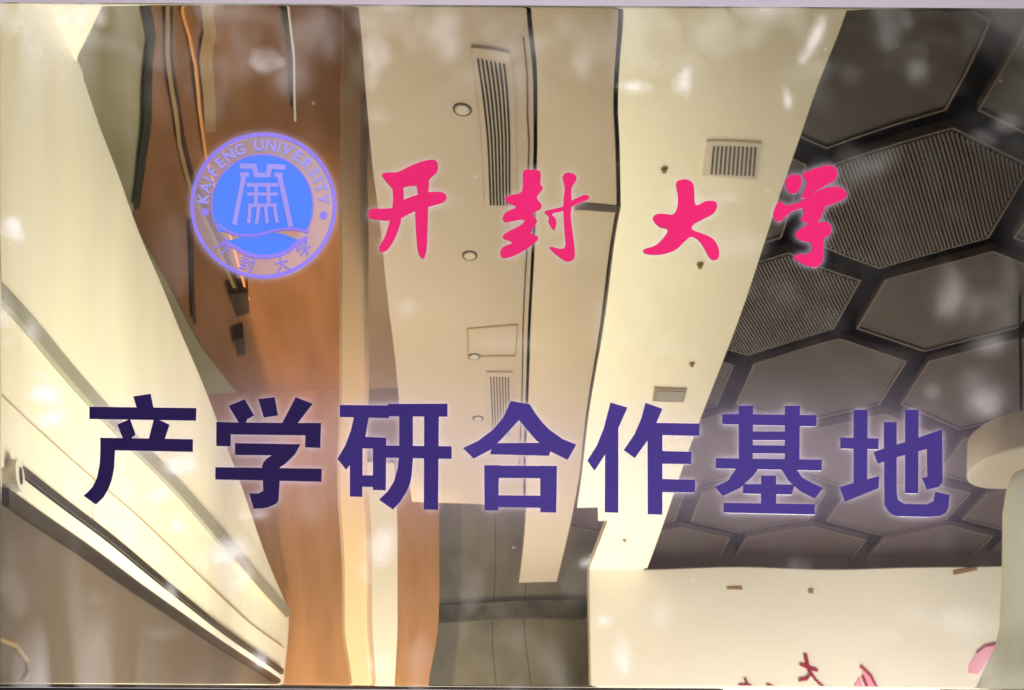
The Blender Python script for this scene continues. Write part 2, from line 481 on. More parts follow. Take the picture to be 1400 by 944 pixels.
n_w = noise(3.5, 7.0)
cloud = np.zeros((NY, NX))
smudge_glare = np.zeros((NY, NX))
BL_ = [  # x, y, rx, ry, angle, strength
    (100, 25, 40, 38, 10, .75), (30, 20, 40, 22, 0, .45), (218, 62, 26, 46, -20, .26), (262, 95, 14, 44, 5, .16),
    (330, 40, 30, 60, 10, .20), (365, 80, 28, 16, 20, .42), (400, 96, 26, 30, 0, .22), (436, 36, 42, 40, 0, .30),
    (395, 55, 18, 40, -15, .2), (300, 120, 16, 40, 10, .14),
    (512, 62, 18, 46, 5, .42), (498, 90, 14, 26, 0, .2), (588, 34, 34, 34, 10, .34), (612, 60, 16, 22, 0, .24),
    (548, 14, 50, 14, 0, .22), (690, 58, 24, 36, 0, .24), (664, 40, 16, 24, 0, .2), (812, 60, 34, 36, -30, .26),
    (796, 84, 16, 24, 0, .3), (768, 38, 16, 18, 0, .22), (860, 117, 26, 7, 3, .55), (866, 18, 18, 9, 0, .5),
    (895, 84, 15, 15, 0, .62), (900, 60, 6, 7, 0, .3), (941, 96, 12, 34, 18, .8), (936, 118, 17, 24, 0, .85),
    (975, 46, 34, 40, -35, .34), (990, 66, 18, 14, 0, .26), (1024, 36, 9, 9, 0, .3), (1090, 28, 20, 14, 0, .28),
    (1112, 58, 7, 40, 22, .75), (1076, 138, 8, 20, -4, .8), (1056, 136, 4, 5, 0, .4), (1100, 80, 8, 16, 20, .4),
    (1216, 46, 15, 28, -5, .16), (1252, 90, 15, 18, 0, .24), (1238, 26, 8, 12, 0, .14), (1280, 52, 26, 5, 8, .10),
    (1330, 24, 6, 70, 12, .10), (1375, 60, 14, 20, 0, .10), (1380, 168, 30, 26, 0, .22), (1352, 190, 30, 12, 20, .14),
    (1185, 232, 46, 14, -30, .22), (1150, 235, 60, 30, 0, .10), (1296, 396, 22, 40, -12, .20), (1312, 420, 24, 30, -40, .12),
    (1352, 472, 34, 12, -15, .26), (1350, 545, 34, 26, 0, .32), (1330, 515, 26, 26, 0, .18), (1372, 400, 26, 60, 0, .10),
    (1275, 535, 8, 10, 0, .22), (1060, 400, 40, 34, 0, .08), (1125, 430, 30, 24, 0, .06),
    (20, 314, 17, 26, 0, .95), (12, 430, 14, 34, 0, .5), (8, 468, 14, 10, 0, .7), (62, 536, 26, 15, -8, .95),  # white highlights on the left wall, painted in among the smudges
    (68, 574, 22, 10, -8, .85), (60, 512, 20, 6, 0, .5), (40, 452, 16, 30, 0, .35), (30, 600, 14, 60, 0, .25),
    (248, 635, 26, 13, 0, .75), (256, 628, 14, 14, 0, .4), (216, 676, 18, 12, 0, .8), (241, 718, 9, 11, 0, .95),
    (345, 704, 26, 6, -6, .5), (430, 690, 22, 26, 0, .12), (235, 806, 8, 18, 0, .55), (302, 756, 40, 18, -25, .5),
    (322, 778, 26, 18, 20, .35), (306, 800, 8, 20, -30, .4), (355, 900, 10, 12, 0, .6), (220, 866, 36, 6, 0, .16),
    (125, 818, 14, 10, 0, .14), (22, 800, 20, 60, 0, .18), (60, 760, 12, 50, 0, .12), (30, 900, 24, 30, 0, .14),
    (555, 418, 16, 15, 0, .34), (516, 160, 18, 13, 0, .28), (520, 745, 24, 34, 0, .45), (500, 780, 10, 26, 0, .3),
    (512, 905, 22, 22, 0, .4), (575, 890, 12, 40, 10, .22), (818, 762, 24, 7, -22, .6), (824, 848, 18, 9, -4, .8),
    (853, 906, 14, 34, 0, .6), (850, 770, 18, 12, -25, .3), (906, 836, 9, 26, 10, .32), (880, 940, 30, 10, 0, .4),
    (1296, 846, 70, 20, 8, .30), (1330, 905, 40, 40, 0, .28), (1095, 775, 24, 14, 20, .3), (1200, 868, 60, 14, 5, .12),
    (640, 800, 26, 50, 0, .10), (700, 880, 30, 60, 0, .10), (790, 800, 22, 44, 0, .10), (745, 900, 26, 40, 0, .10),
    (330, 610, 50, 30, 0, .10), (200, 480, 30, 5, 0, .25), (170, 520, 22, 4, 0, .25), (230, 340, 26, 70, -8, .10),
    (960, 270, 60, 8, 0, .22), (900, 470, 60, 10, 8, .16), (700, 470, 60, 8, 4, .16), (600, 275, 60, 8, 0, .14),
    (880, 430, 16, 40, -8, .22), (820, 430, 9, 50, 4, .25), (1010, 330, 40, 24, 0, .14)]
for x, y, rx, ry, an, stg in BL_:
    t = math.radians(an)
    dx, dy = PX - x, PY - y
    a = (dx * math.cos(t) + dy * math.sin(t)) / rx
    b = (-dx * math.sin(t) + dy * math.cos(t)) / ry
    d = np.sqrt(a * a + b * b) + 0.20 * n_m + 0.07 * n_f + 0.10 * n_l
    edge = 0.30 if stg > 0.5 else 0.40
    w = sstep(1.12, edge, d) * (0.72 + 0.28 * np.clip(b + 0.25 * n_l, -1, 1))
    w *= np.clip(0.74 + 0.34 * n_w, 0.15, 1.25)
    if stg >= 0.35:
        smudge_glare = np.maximum(smudge_glare, np.clip(1.25 * stg * w, 0, 1))
    else:
        cloud = np.maximum(cloud, np.clip(1.15 * stg * w, 0, 1))
# wiped film: faint, streaked, stronger towards the rims and down the left edge
streak = noise(5, 42)
film = 0.003 + 0.008 * np.clip(n_l, 0, 3) + 0.005 * np.clip(n_m, 0, 3)
film += 0.13 * np.clip(streak, 0, 2.5) * sstep(260, 0, PX)
film += 0.09 * np.clip(0.7 * n_l + 0.5 * n_m + 0.3, 0, 3) * sstep(170, 20, PY) * (1 - 0.75 * sstep(1100, 1200, PX))
speck = (rng.rand(NY, NX) > 0.99994).astype(float) * rng.rand(NY, NX)
speck = np.clip(blur(speck, 0.6) * 3, 0, 1) * 0.22
smudge_glare = np.clip(np.maximum(np.maximum(0.6 * blur(smudge_glare, 1.2) + 0.45 * blur(smudge_glare, 4.0), 0.35 * blur(cloud, 2.0) + 0.6 * blur(cloud, 6.0)), film) + speck, 0, 0.96)

# warp of the thin sheet, as the shift in pixels it gives to the mirrored room
GX = np.linspace(-4, 1404, NX)[None, :]
hw = np.zeros((NY, NX))
for kx, ky, ph, amp in ((0.004, 0.021, 0.4, 3.6), (0.011, 0.013, 2.1, 2.8), (0.019, 0.006, 4.0, 3.0), (0.028, 0.031, 1.0, 1.4)):
    k = math.hypot(kx, ky)
    hw += amp / k * np.sin(kx * PX + ky * PY + ph)
top = sstep(230, 0, PY)
hw += top * 3.4 / 0.035 * np.sin(0.036 * PY + 0.020 * PX + 0.8)
hw += sstep(260, 0, PX) * 2.2 / 0.03 * np.sin(0.026 * PY + 0.03 * PX)
hw += -0.17 * (PX - 535) ** 2 * np.exp(-((PX - 535) / 110.0) ** 2) * sstep(850, 950, PY)
height = hw / (2 * F) * S                                       # metres
edge = np.minimum(np.minimum(U * 1418, (1 - U) * 1418), np.minimum(V * 939, (1 - V) * 939))
rim = np.clip((5.0 - edge) / 5.0, 0, 1)
curl = 5.0 * S * (1 - np.sqrt(1 - (0.995 * rim) ** 2))

co = np.empty((NY, NX, 3))
co[..., 0] = (PX - 700) * S
co[..., 1] = curl - height
co[..., 2] = -(PY - 472) * S
me = bpy.data.meshes.new('plate')
me.vertices.add(NX * NY)
me.vertices.foreach_set('co', co.astype(np.float32).ravel())
idx = np.arange(NX * NY).reshape(NY, NX)
quads = np.stack([idx[:-1, :-1], idx[1:, :-1], idx[1:, 1:], idx[:-1, 1:]], -1).reshape(-1, 4)
nf = len(quads)
me.loops.add(nf * 4)
me.loops.foreach_set('vertex_index', quads.astype(np.int32).ravel())
me.polygons.add(nf)
me.polygons.foreach_set('loop_start', np.arange(0, nf * 4, 4, dtype=np.int32))
me.polygons.foreach_set('use_smooth', np.ones(nf, bool))
me.update(calc_edges=True)
for nm, arr in (('smudge_glare', smudge_glare), ('halo', halo)):
    at = me.attributes.new(nm, 'FLOAT', 'POINT')
    at.data.foreach_set('value', arr.astype(np.float32).ravel())

pm = bpy.data.materials.new('polished_gold_steel')
pm.use_nodes = True
nt = pm.node_tree
nt.nodes.clear()
N, LK = nt.nodes.new, nt.links.new
out = N('ShaderNodeOutputMaterial')
gl = N('ShaderNodeBsdfAnisotropic') if False else N('ShaderNodeBsdfPrincipled')
gl.inputs['Metallic'].default_value = 1.0
gl.inputs['Base Color'].default_value = (0.91, 0.905, 0.80, 1)
gl.inputs['Roughness'].default_value = 0.011
tc = N('ShaderNodeTexCoord')
nz = N('ShaderNodeTexNoise')
nz.inputs['Scale'].default_value = 160
nz.inputs['Detail'].default_value = 5
LK(tc.outputs['Object'], nz.inputs['Vector'])
a1 = N('ShaderNodeAttribute'); a1.attribute_name = 'smudge_glare'
a2 = N('ShaderNodeAttribute'); a2.attribute_name = 'halo'
gr = N('ShaderNodeMath'); gr.operation = 'MULTIPLY_ADD'          # grain inside the smudges
gr.inputs[1].default_value = 0.5; gr.inputs[2].default_value = 0.75
LK(nz.outputs['Fac'], gr.inputs[0])
mu = N('ShaderNodeMath'); mu.operation = 'MULTIPLY'
LK(a1.outputs['Fac'], mu.inputs[0]); LK(gr.outputs[0], mu.inputs[1])
white = N('ShaderNodeBsdfDiffuse'); white.inputs[0].default_value = (0.92, 0.90, 0.89, 1)
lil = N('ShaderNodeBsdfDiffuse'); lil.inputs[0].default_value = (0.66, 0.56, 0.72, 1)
mx1 = N('ShaderNodeMixShader'); mx2 = N('ShaderNodeMixShader')
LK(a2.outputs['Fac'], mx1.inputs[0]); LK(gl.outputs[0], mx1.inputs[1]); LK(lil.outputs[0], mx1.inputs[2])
LK(mu.outputs[0], mx2.inputs[0]); LK(mx1.outputs[0], mx2.inputs[1]); LK(white.outputs[0], mx2.inputs[2])
LK(mx2.outputs[0], out.inputs[0])

# ------------------------------------------------------------------ the wall behind and the plaque
mb = MB()
mb.box((-2.2, 0.014, 0.0), (2.2, 0.20, 4.9))
tag(mb.build('wall', M['wall']), kind='structure')

plaque = empty('plaque', (0, 0, ZC))
tag(plaque, 'polished gold metal plaque with pink and navy lettering and a round blue emblem', 'plaque')
pl = bpy.data.objects.new('plate', me)
me.materials.append(pm)
col.objects.link(pl)
pl.parent = plaque
mb = MB()
mb.prism([plate_pt(-7, -3.4, 0.0045), plate_pt(1416, 5.2, 0.0045), plate_pt(1416, 952, 0.0045), plate_pt(-7, 943, 0.0045)], (0, 0.0085, 0))
mb.build('edge_board', M['backing'], plaque)  # black board set behind for the dark line along the plate's edges

layer = 0
for label, m, sm, strokes in CH:
    mb = MB()
    for i, s in enumerate(strokes):
        y = -0.00030 - 0.00003 * i
        mb.prism([plate_pt(x, yy, y) for x, yy in s], (0, 0.0004 + 0.00003 * i, 0))
    tag(mb.build('character', M[m], plaque), label)

# emblem -------------------------------------------------------------
emb = empty('emblem', (0, 0, 0))
emb.parent = plaque
tag(emb, 'round blue emblem with a gate mark and ringed lettering')


def ering(r0, r1, y, n=96):
    m_ = MB()
    b = 0
    for k in range(n):
        t0, t1 = 2 * math.pi * k / n, 2 * math.pi * (k + 1) / n
        q = [(EX + r0 * math.cos(t0), EY + r0 * math.sin(t0)), (EX + r1 * math.cos(t0), EY + r1 * math.sin(t0)),
             (EX + r1 * math.cos(t1), EY + r1 * math.sin(t1)), (EX + r0 * math.cos(t1), EY + r0 * math.sin(t1))]
        b = len(m_.v)
        m_.v += [plate_pt(x, yy, y) for x, yy in q] + [plate_pt(x, yy, 0.0001) for x, yy in q]
        m_.f += [[b, b + 1, b + 2, b + 3], [b + 1, b + 5, b + 6, b + 2], [b, b + 3, b + 7, b + 4]]
        m_.m += [0, 0, 0]
    return m_


def ez(pts):
    return zoomed(250, 170, KE, pts)


def flat(name, rings, m, y0, parent, d=0.0):
    m_ = MB()
    for i, s in enumerate(rings):
        y = y0 - 0.00003 * i
        m_.prism([plate_pt(x, yy, y) for x, yy in s], (0, 0.0002, 0))
    return m_.build(name, m, parent)


ering(ER - 5.2, ER, -0.0003).build('outer_ring', M['lilac'], emb)
cx, cy, R = 447, 457, 279
pts = []
for k in range(61):
    t = math.radians(148 + k * (244 / 60.0))            # from lower left over the top to lower right
    pts.append((cx + R * math.cos(t), cy + R * math.sin(t)))
pts += [(650, 592), (590, 588), (530, 597), (470, 612), (410, 622), (340, 624), (280, 616), (240, 606)]
flat('disc', [ez(pts)], M['blue'], -0.0003, emb)
lens = [(235, 668), (290, 645), (350, 634), (420, 625), (490, 612), (550, 615), (600, 632), (645, 652), (630, 675), (590, 705), (530, 728), (460, 738), (390, 730), (335, 708), (290, 680)]
flat('boat_shape', [ez(spline(lens, 4))], M['blue'], -0.0003, emb)


def stroke(pts, w):
    """a ribbon of width w along pts"""
    P = [Vector(p) for p in pts]
    L, Rr = [], []
    for i, p in enumerate(P):
        d = (P[min(i + 1, len(P) - 1)] - P[max(i - 1, 0)]).normalized()
        n_ = Vector((-d.y, d.x)) * (w / 2 if not isinstance(w, (list, tuple)) else w[i] / 2)
        L.append(tuple(p + n_)); Rr.append(tuple(p - n_))
    return L + Rr[::-1]


gate = [stroke([(322, 237), (404, 240)], 28), stroke([(398, 228), (416, 300)], 28), stroke([(410, 288), (476, 290)], 26),
        stroke([(478, 300), (488, 230)], 28), stroke([(482, 240), (576, 246)], 28),
        stroke([(346, 282), (318, 420), (290, 568)], 26), stroke([(322, 288), (372, 286)], 24),
        stroke([(540, 284), (572, 420), (606, 580)], 28), stroke([(514, 290), (560, 288)], 24),
        stroke([(358, 346), (536, 346)], 22), stroke([(362, 398), (534, 398)], 18),
        stroke([(412, 346), (410, 462)], 22), stroke([(480, 346), (482, 462)], 22), stroke([(368, 462), (530, 460)], 20),
        stroke([(378, 460), (370, 562)], 20), stroke([(428, 460), (414, 566)], 20),
        stroke([(464, 456), (474, 562)], 20), stroke([(512, 456), (530, 560)], 20)]
flat('gate_mark', [ez(s) for s in gate], M['pale'], -0.0005, emb)
wave = stroke(spline([(195, 560), (240, 596), (300, 622), (360, 628), (430, 622), (500, 603), (580, 590), (650, 594), (706, 608)], 4, False), 15)
flat('wave', [ez(wave)], M['lilac'], -0.00045, emb)
rim_s = stroke([(cx + 284 * math.cos(math.radians(a)), cy + 284 * math.sin(math.radians(a))) for a in range(148, 394, 5)], 9)
flat('disc_rim', [ez(rim_s)], M['lilac'], -0.00046, emb)
rim_b = stroke(spline([(232, 664), (290, 690), (335, 718), (390, 740), (460, 747), (530, 738), (592, 712), (648, 664), (700, 640)], 4, False), 22)
flat('boat_rim', [ez(rim_b)], M['lilac'], -0.00046, emb)
for q in ((125, 495), (790, 514)):
    flat('dot', [ez([(q[0] + 22 * math.cos(t * math.pi / 8), q[1] + 22 * math.sin(t * math.pi / 8)) for t in range(16)])], M['lilac'], -0.0004, emb)


def glyph_mesh(text, bold=0.035):
    cu = bpy.data.curves.new('lettering', 'FONT')
    cu.body = text
    cu.size = 1.0
    cu.align_x = 'CENTER'
    cu.offset = bold
    cu.resolution_u = 3
    o = bpy.data.objects.new('lettering', cu)
    col.objects.link(o)
    bpy.context.view_layer.update()
    dg = bpy.context.evaluated_depsgraph_get()
    m_ = bpy.data.meshes.new_from_object(o.evaluated_get(dg))
    vs = np.array([v.co[:2] for v in m_.vertices]) if len(m_.vertices) else np.zeros((0, 2))
    fs = [list(p.vertices) for p in m_.polygons]
    bpy.data.objects.remove(o)
    bpy.data.curves.remove(cu)
    bpy.data.meshes.remove(m_)
    return vs, fs


mb = MB()
txt = 'KAIFENG UNIVERSITY'
ang0, ang1 = -84.0, 84.0                                     # degrees from straight up
wd = [0.45 if c == 'I' else 0.7 if c == ' ' else 1.0 for c in txt]
cum, tot = 0.0, sum(wd) - 0.5 * (wd[0] + wd[-1])
for i, c in enumerate(txt):
    if i:
        cum += 0.5 * (wd[i - 1] + wd[i])
    if c == ' ':
        continue
    vs, fs = glyph_mesh(c)
    if not len(vs):
        continue
    t = math.radians(ang0 + (ang1 - ang0) * cum / tot)
    hgt = 66 / KE
    sc_ = hgt / (vs[:, 1].max() - vs[:, 1].min())
    rb = 306 / KE
    b = len(mb.v)
    for x, y in vs:
        gx, gy = x * sc_ * 0.96, (y - vs[:, 1].min()) * sc_ + rb
        qx = EX + gx * math.cos(t) + gy * math.sin(t)
        qy = EY + gx * math.sin(t) - gy * math.cos(t)
        mb.v.append(plate_pt(qx, qy, -0.0004))
    mb.f += [[b + k for k in f] for f in fs]
    mb.m += [0] * len(fs)
mb.build('lettering', M['pale'], emb)
mb = MB()
for c, (gx0, gy0, rot) in zip('开封大学', ((232, 690, 42), (362, 786, 15), (556, 788, -14), (680, 700, -42))):
    vs, fs = glyph_mesh(c, 0.008)
    if not len(vs):
        continue
    ctr = 0.5 * (vs.max(0) + vs.min(0))
    sc_ = (84 / KE) / max(vs.max(0) - vs.min(0))
    t = math.radians(rot)
    gx0, gy0 = 250 + gx0 / KE, 170 + gy0 / KE
    b = len(mb.v)
    for x, y in (vs - ctr) * sc_:
        mb.v.append(plate_pt(gx0 + x * math.cos(t) - y * math.sin(t) * -1 * -1 * -1, gy0 + x * math.sin(t) - y * math.cos(t), -0.0004))
    mb.f += [[b + k for k in f] for f in fs]
    mb.m += [0] * len(fs)
mb.build('small_characters', M['lilac'], emb)

# ------------------------------------------------------------------ the lobby in front of the plaque (seen mirrored in it)
mb = MB()
mb.box((-9, -16, -0.2), (9, 0.013, 0.0))
tag(mb.build('floor', mat('lobby_floor_stone', (128, 118, 108), 0.4, vary=0.05)), kind='structure')

CZ = ZCAM + H
ceil = empty('ceiling', (0, 0, CZ))
tag(ceil, kind='structure')


def slab(name, pix, m, parent, th=0.06, h=1.0, smooth=False):
    m_ = MB()
    m_.prism([on_ceiling(x, y, h) for x, y in pix], (0, 0, th))
    return m_.build(name, m, parent)


L2 = [(725, -900), (725, -60), (725, 10), (727, 110), (729, 200), (728, 320), (727, 400), (722, 530), (718, 690)]
L2b = L2[:-1] + [(718, 690), (710, 796)]
L1 = [(815, -900), (842, -120), (846, 10), (844, 60), (842, 150), (846, 220), (850, 290), (828, 420), (795, 640), (765, 797)]


def shift(pts, w):
    """sideways by w thousandths of the ceiling height"""
    return [(x + w * (VY - y) / 1000.0, y) for x, y in pts]


edge_l = [(641 - .105 * (VY - 685), 685), (641 - .105 * (VY + 900), -900)]
edge_r = [(641 + .357 * (VY - y), y) for y in (-900, 779)]
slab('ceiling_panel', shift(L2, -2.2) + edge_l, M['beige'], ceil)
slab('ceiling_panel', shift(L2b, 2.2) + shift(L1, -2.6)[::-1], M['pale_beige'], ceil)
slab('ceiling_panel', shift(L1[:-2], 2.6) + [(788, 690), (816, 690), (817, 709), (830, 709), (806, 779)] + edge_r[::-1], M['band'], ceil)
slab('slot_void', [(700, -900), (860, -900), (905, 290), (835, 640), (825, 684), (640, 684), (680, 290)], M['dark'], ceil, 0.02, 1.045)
# thin second line beside the first slot, and a dark bar painting a cross gap's shade
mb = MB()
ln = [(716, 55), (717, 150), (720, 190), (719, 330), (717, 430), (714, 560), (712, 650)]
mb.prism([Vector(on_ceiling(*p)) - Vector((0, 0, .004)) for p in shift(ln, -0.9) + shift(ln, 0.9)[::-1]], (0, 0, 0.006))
mb.build('dark_line', M['brownmetal'], ceil)
mb = MB()
mb.prism([Vector(on_ceiling(*p)) - Vector((0, 0, .004)) for p in [(786, 282), (800, 281), (848, 288), (848, 297), (800, 291), (786, 290)]], (0, 0, 0.006))
mb.build('cross_shade_bar', M['brownmetal'], ceil)
# access hatch
mb = MB()
for a, b in (((637, 446), (709, 443)), ((709, 443), (706, 486)), ((706, 486), (640, 487)), ((640, 487), (637, 446))):
    q = stroke([a, b], 1.6)
    mb.prism([Vector(on_ceiling(*p)) - Vector((0, 0, .004)) for p in q], (0, 0, 0.006))
mb.build('hatch_frame', M['tan'], ceil)

# vents ---------------------------------------------------------------
def vent(name, label, outer, slots, frame_m, slot_m, group=None):
    base = on_ceiling(sum(p[0] for p in outer) / 4, sum(p[1] for p in outer) / 4)
    t = empty(name, (base[0], base[1], base[2]))
    tag(t, label, 'vent', group)
    m_ = MB()
    m_.prism([Vector(on_ceiling(*p)) - Vector((0, 0, .008)) for p in outer], (0, 0, .0075))
    m_.build('frame', frame_m, t)
    for s in slots:
        m_ = MB()
        m_.prism([Vector(on_ceiling(*p)) - Vector((0, 0, .011)) for p in s], (0, 0, .004))  # raised bars, coloured for the shade inside recessed slots
        m_.build('slot', slot_m, t)
    return t


sl = []
for k in range(7):
    a = (656.5 + k * 5.3, 81)
    b = (669 + k * 4.3, 279)
    mid = ((a[0] + b[0]) / 2 + 1.0, 180)
    sl.append(stroke([a, mid, b], 2.5))
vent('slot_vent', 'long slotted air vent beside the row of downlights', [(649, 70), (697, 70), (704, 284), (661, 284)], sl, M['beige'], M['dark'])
sl = [stroke([(671 + k * 4.1, 514), (674 + k * 3.7, 596)], 1.6) for k in range(7)]
vent('slot_vent', 'short slotted air vent beyond the ceiling hatch', [(665, 508), (701, 508), (702, 602), (668, 602)], sl, M['beige'], M['brownmetal'])
sl = [stroke([(978 + k * 5.4, 203), (974 + k * 5.4, 241)], 2.7) for k in range(11)]
vent('square_vent', 'square louvred air vent in the white ceiling band', [(968, 196), (1040, 198), (1033, 247), (962, 244)], sl, M['bright'], M['brownmetal'])
vent('square_vent', 'small grey air vent farther along the white ceiling band', [(892, 529), (935, 530), (931, 548), (889, 547)],
     [[(897, 532), (932, 533), (929, 545), (893, 544)]], M['tan'], M['trim'])

for (px, py), w in zip(((632, 145), (640, 350), (648, 487), (653, 575)),
                       ('next to the middle of the long slotted vent', 'past the end of the long slotted vent', 'on the edge of the ceiling hatch', 'by the short slotted vent')):
    c = on_ceiling(px, py)
    t = empty('downlight', c)
    tag(t, 'small round ceiling downlight ' + w, 'downlight', 'downlights along the beige ceiling')
    m_ = MB()
    r = 0.0086 * H
    m_.lathe((c[0], c[1], c[2] - 0.004), [(r * .86, 0), (r * 1.05, 0.001), (r * 1.08, 0.0038)], 32)
    m_.build('rim', M['brownmetal'], t, True)
    m_ = MB()
    m_.lathe((c[0], c[1] + r * .13, c[2] - 0.009), [(r * .50, 0), (r * .74, 0.002), (r * .88, 0.0048)], 32)
    m_.build('lens', M['lens'], t, True)

for px, py, w in ((912, 237, 'by the square louvred vent'), (955, 357, 'between the two square vents'), (942, 495, 'by the small grey vent'), (853, 736, 'near the far end')):
    c = on_ceiling(px, py)
    m_ = MB()
    m_.lathe((c[0], c[1], c[2] - 0.016), [(0.007, 0), (0.009, 0.003), (0.004, 0.005), (0.004, 0.009), (0.012, 0.012), (0.013, 0.0155)], 14)
    tag(m_.build('sprinkler', M['tan'], None, True), 'small tan sprinkler head in the white ceiling band ' + w, 'sprinkler', 'sprinklers in the white ceiling band')

# hexagon ceiling -------------------------------------------------------
HH = 1.02
hexc = empty('hexagon_ceiling', (0, 0, CZ))
tag(hexc, kind='structure')
mb = MB()
Hz = ZCAM + HH * H
x0, x1 = XC + .30 * H, XC + 1.75 * H
y0, y1 = D - 2.86 * H, D - 0.40 * H
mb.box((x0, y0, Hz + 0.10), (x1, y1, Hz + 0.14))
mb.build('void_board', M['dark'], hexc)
s_ = 0.1445 * H * HH
wx = 0.25 * H * HH
ins = 0.0155 * H
GR = {(0, 0), (0, -1), (1, -2)}
for j in range(-5, 7):
    for i in range(-1, 6):
        hx = XC + (0.5165 * H * HH) + i * wx + (wx / 2 if j % 2 else 0)
        dep = (1.597 + j * 0.2165) * H * HH
        if hx - wx / 2 > x1 or hx + wx / 2 < XC + .345 * H or dep > 2.80 * H or dep < 0.55 * H:
            continue
        hy = D - dep
        ro = s_ - ins / 0.866
        P = lambda r: [(hx + r * math.sin(math.pi / 3 * k), hy + r * math.cos(math.pi / 3 * k)) for k in range(6)]
        m_ = MB()
        m_.prism([(x, y, Hz + 0.006) for x, y in P(ro - .010)], (0, 0, 0.02))
        hp = m_.build('hexagonal_panel', M['hex'], hexc)
        m_ = MB()
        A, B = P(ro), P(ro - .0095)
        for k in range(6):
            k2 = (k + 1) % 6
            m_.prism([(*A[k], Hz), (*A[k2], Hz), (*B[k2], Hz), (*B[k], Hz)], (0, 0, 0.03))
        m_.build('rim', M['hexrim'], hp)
        grille = (j == 0 and i == 0) or (j == 1 and i == -1) or (j == -1 and i == 1)
        if grille:
            m_ = MB()
            r2 = ro - .016
            th = math.radians(-28)                          # slats run obliquely
            n = 58
            for q in range(n):
                d = -r2 + (q + .5) * 2 * r2 / n
                ux, uy = math.sin(th), math.cos(th)         # along a slat
                nx_, ny_ = uy, -ux
                t0, t1 = -9, 9
                for k in range(6):
                    a_ = math.pi / 3 * k + math.pi / 6
                    ex, ey = math.sin(a_), math.cos(a_)
                    lim = r2 * .866 - d * (nx_ * ex + ny_ * ey)
                    dn = ux * ex + uy * ey
                    if dn > 1e-6: t1 = min(t1, lim / dn)
                    elif dn < -1e-6: t0 = max(t0, lim / dn)
                if t1 - t0 < .02:
                    continue
                w = r2 / n * 0.52
                c0 = (hx + nx_ * d + ux * t0, hy + ny_ * d + uy * t0)
                c1 = (hx + nx_ * d + ux * t1, hy + ny_ * d + uy * t1)
                m_.prism([(c0[0] - nx_ * w, c0[1] - ny_ * w, Hz - .002), (c1[0] - nx_ * w, c1[1] - ny_ * w, Hz - .002),
                          (c1[0] + nx_ * w, c1[1] + ny_ * w, Hz - .002), (c0[0] + nx_ * w, c0[1] + ny_ * w, Hz - .002)], (0, 0, .006))
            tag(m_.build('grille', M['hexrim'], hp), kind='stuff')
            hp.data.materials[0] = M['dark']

# far cream wall ---------------------------------------------------------
FW = 2.78 * H
a = deep(806, 800, FW)
fw = empty('cream_wall', (a[0], a[1], 0))
tag(fw, 'cream far wall with dark red calligraphy under the hexagon ceiling', 'wall')
mb = MB()
mb.box((a[0], a[1] - 0.15, 0.0), (XC + 1.75 * H, a[1], CZ + 0.10))
mb.build('wall_face', M['bright'], fw)
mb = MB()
mb.box((a[0] + 0.32, a[1] + 0.003, CZ - 0.004), (XC + 1.75 * H, a[1] + 0.02, CZ + 0.155))  # added dark board painting the shade above the wall top
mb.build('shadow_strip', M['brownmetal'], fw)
for pts in ([(998, 807), (1018, 806), (1018, 810), (998, 810)], [(1304, 784), (1336, 779), (1339, 783), (1306, 789)], [(1104, 806), (1110, 806), (1110, 812), (1104, 811)]):
    m_ = MB()
    m_.prism([deep(x, y, FW - 0.012) for x, y in pts], (0, -0.0115, 0))
    m_.build('slot', M['tan'], fw)
Z6 = 1400 / 440.0
marks = [('redpaint', [(445, 105), (452, 140), (462, 175)], 13), ('redpaint', [(424, 145), (456, 160), (496, 171)], 9),
         ('redpaint', [(418, 212), (452, 206), (468, 186)], 10), ('redpaint', [(462, 172), (484, 206), (545, 266)], 8),
         ('redpaint', [(190, 205), (203, 238), (250, 264)], 8), ('redpaint', [(165, 235), (216, 236)], 8), ('redpaint', [(206, 240), (212, 252)], 8),
         ('redpaint', [(285, 232), (308, 244), (318, 262)], 10),
         ('redpaint', [(682, 150), (728, 192), (768, 266)], 8), ('redpaint', [(690, 192), (706, 226), (718, 266)], 8),
         ('redpaint', [(1302, 66), (1248, 78), (1214, 104)], 8)]
for i, (m, pts, w) in enumerate(marks):
    q = stroke(zoomed(960, 860, Z6, pts), w / Z6)
    m_ = MB()
    yo = 0.020 + 0.002 * (i % 3)
    m_.prism([deep(x, y, FW - yo) for x, y in q], (0, -yo + .0005, 0))
    m_.build('brush_stroke', M[m], fw)
for q in ([(684, 158), (722, 198), (762, 264), (712, 264), (696, 214)], [(676, 196), (700, 264), (660, 264), (652, 236)], [(1300, 70), (1246, 80), (1210, 108), (1178, 160), (1175, 190), (1215, 195), (1262, 130)]):
    m_ = MB()
    m_.prism([deep(x, y, FW - .012) for x, y in zoomed(960, 860, Z6, q)], (0, -.0115, 0))
    m_.build('brush_wash', M['pinkpaint'], fw)

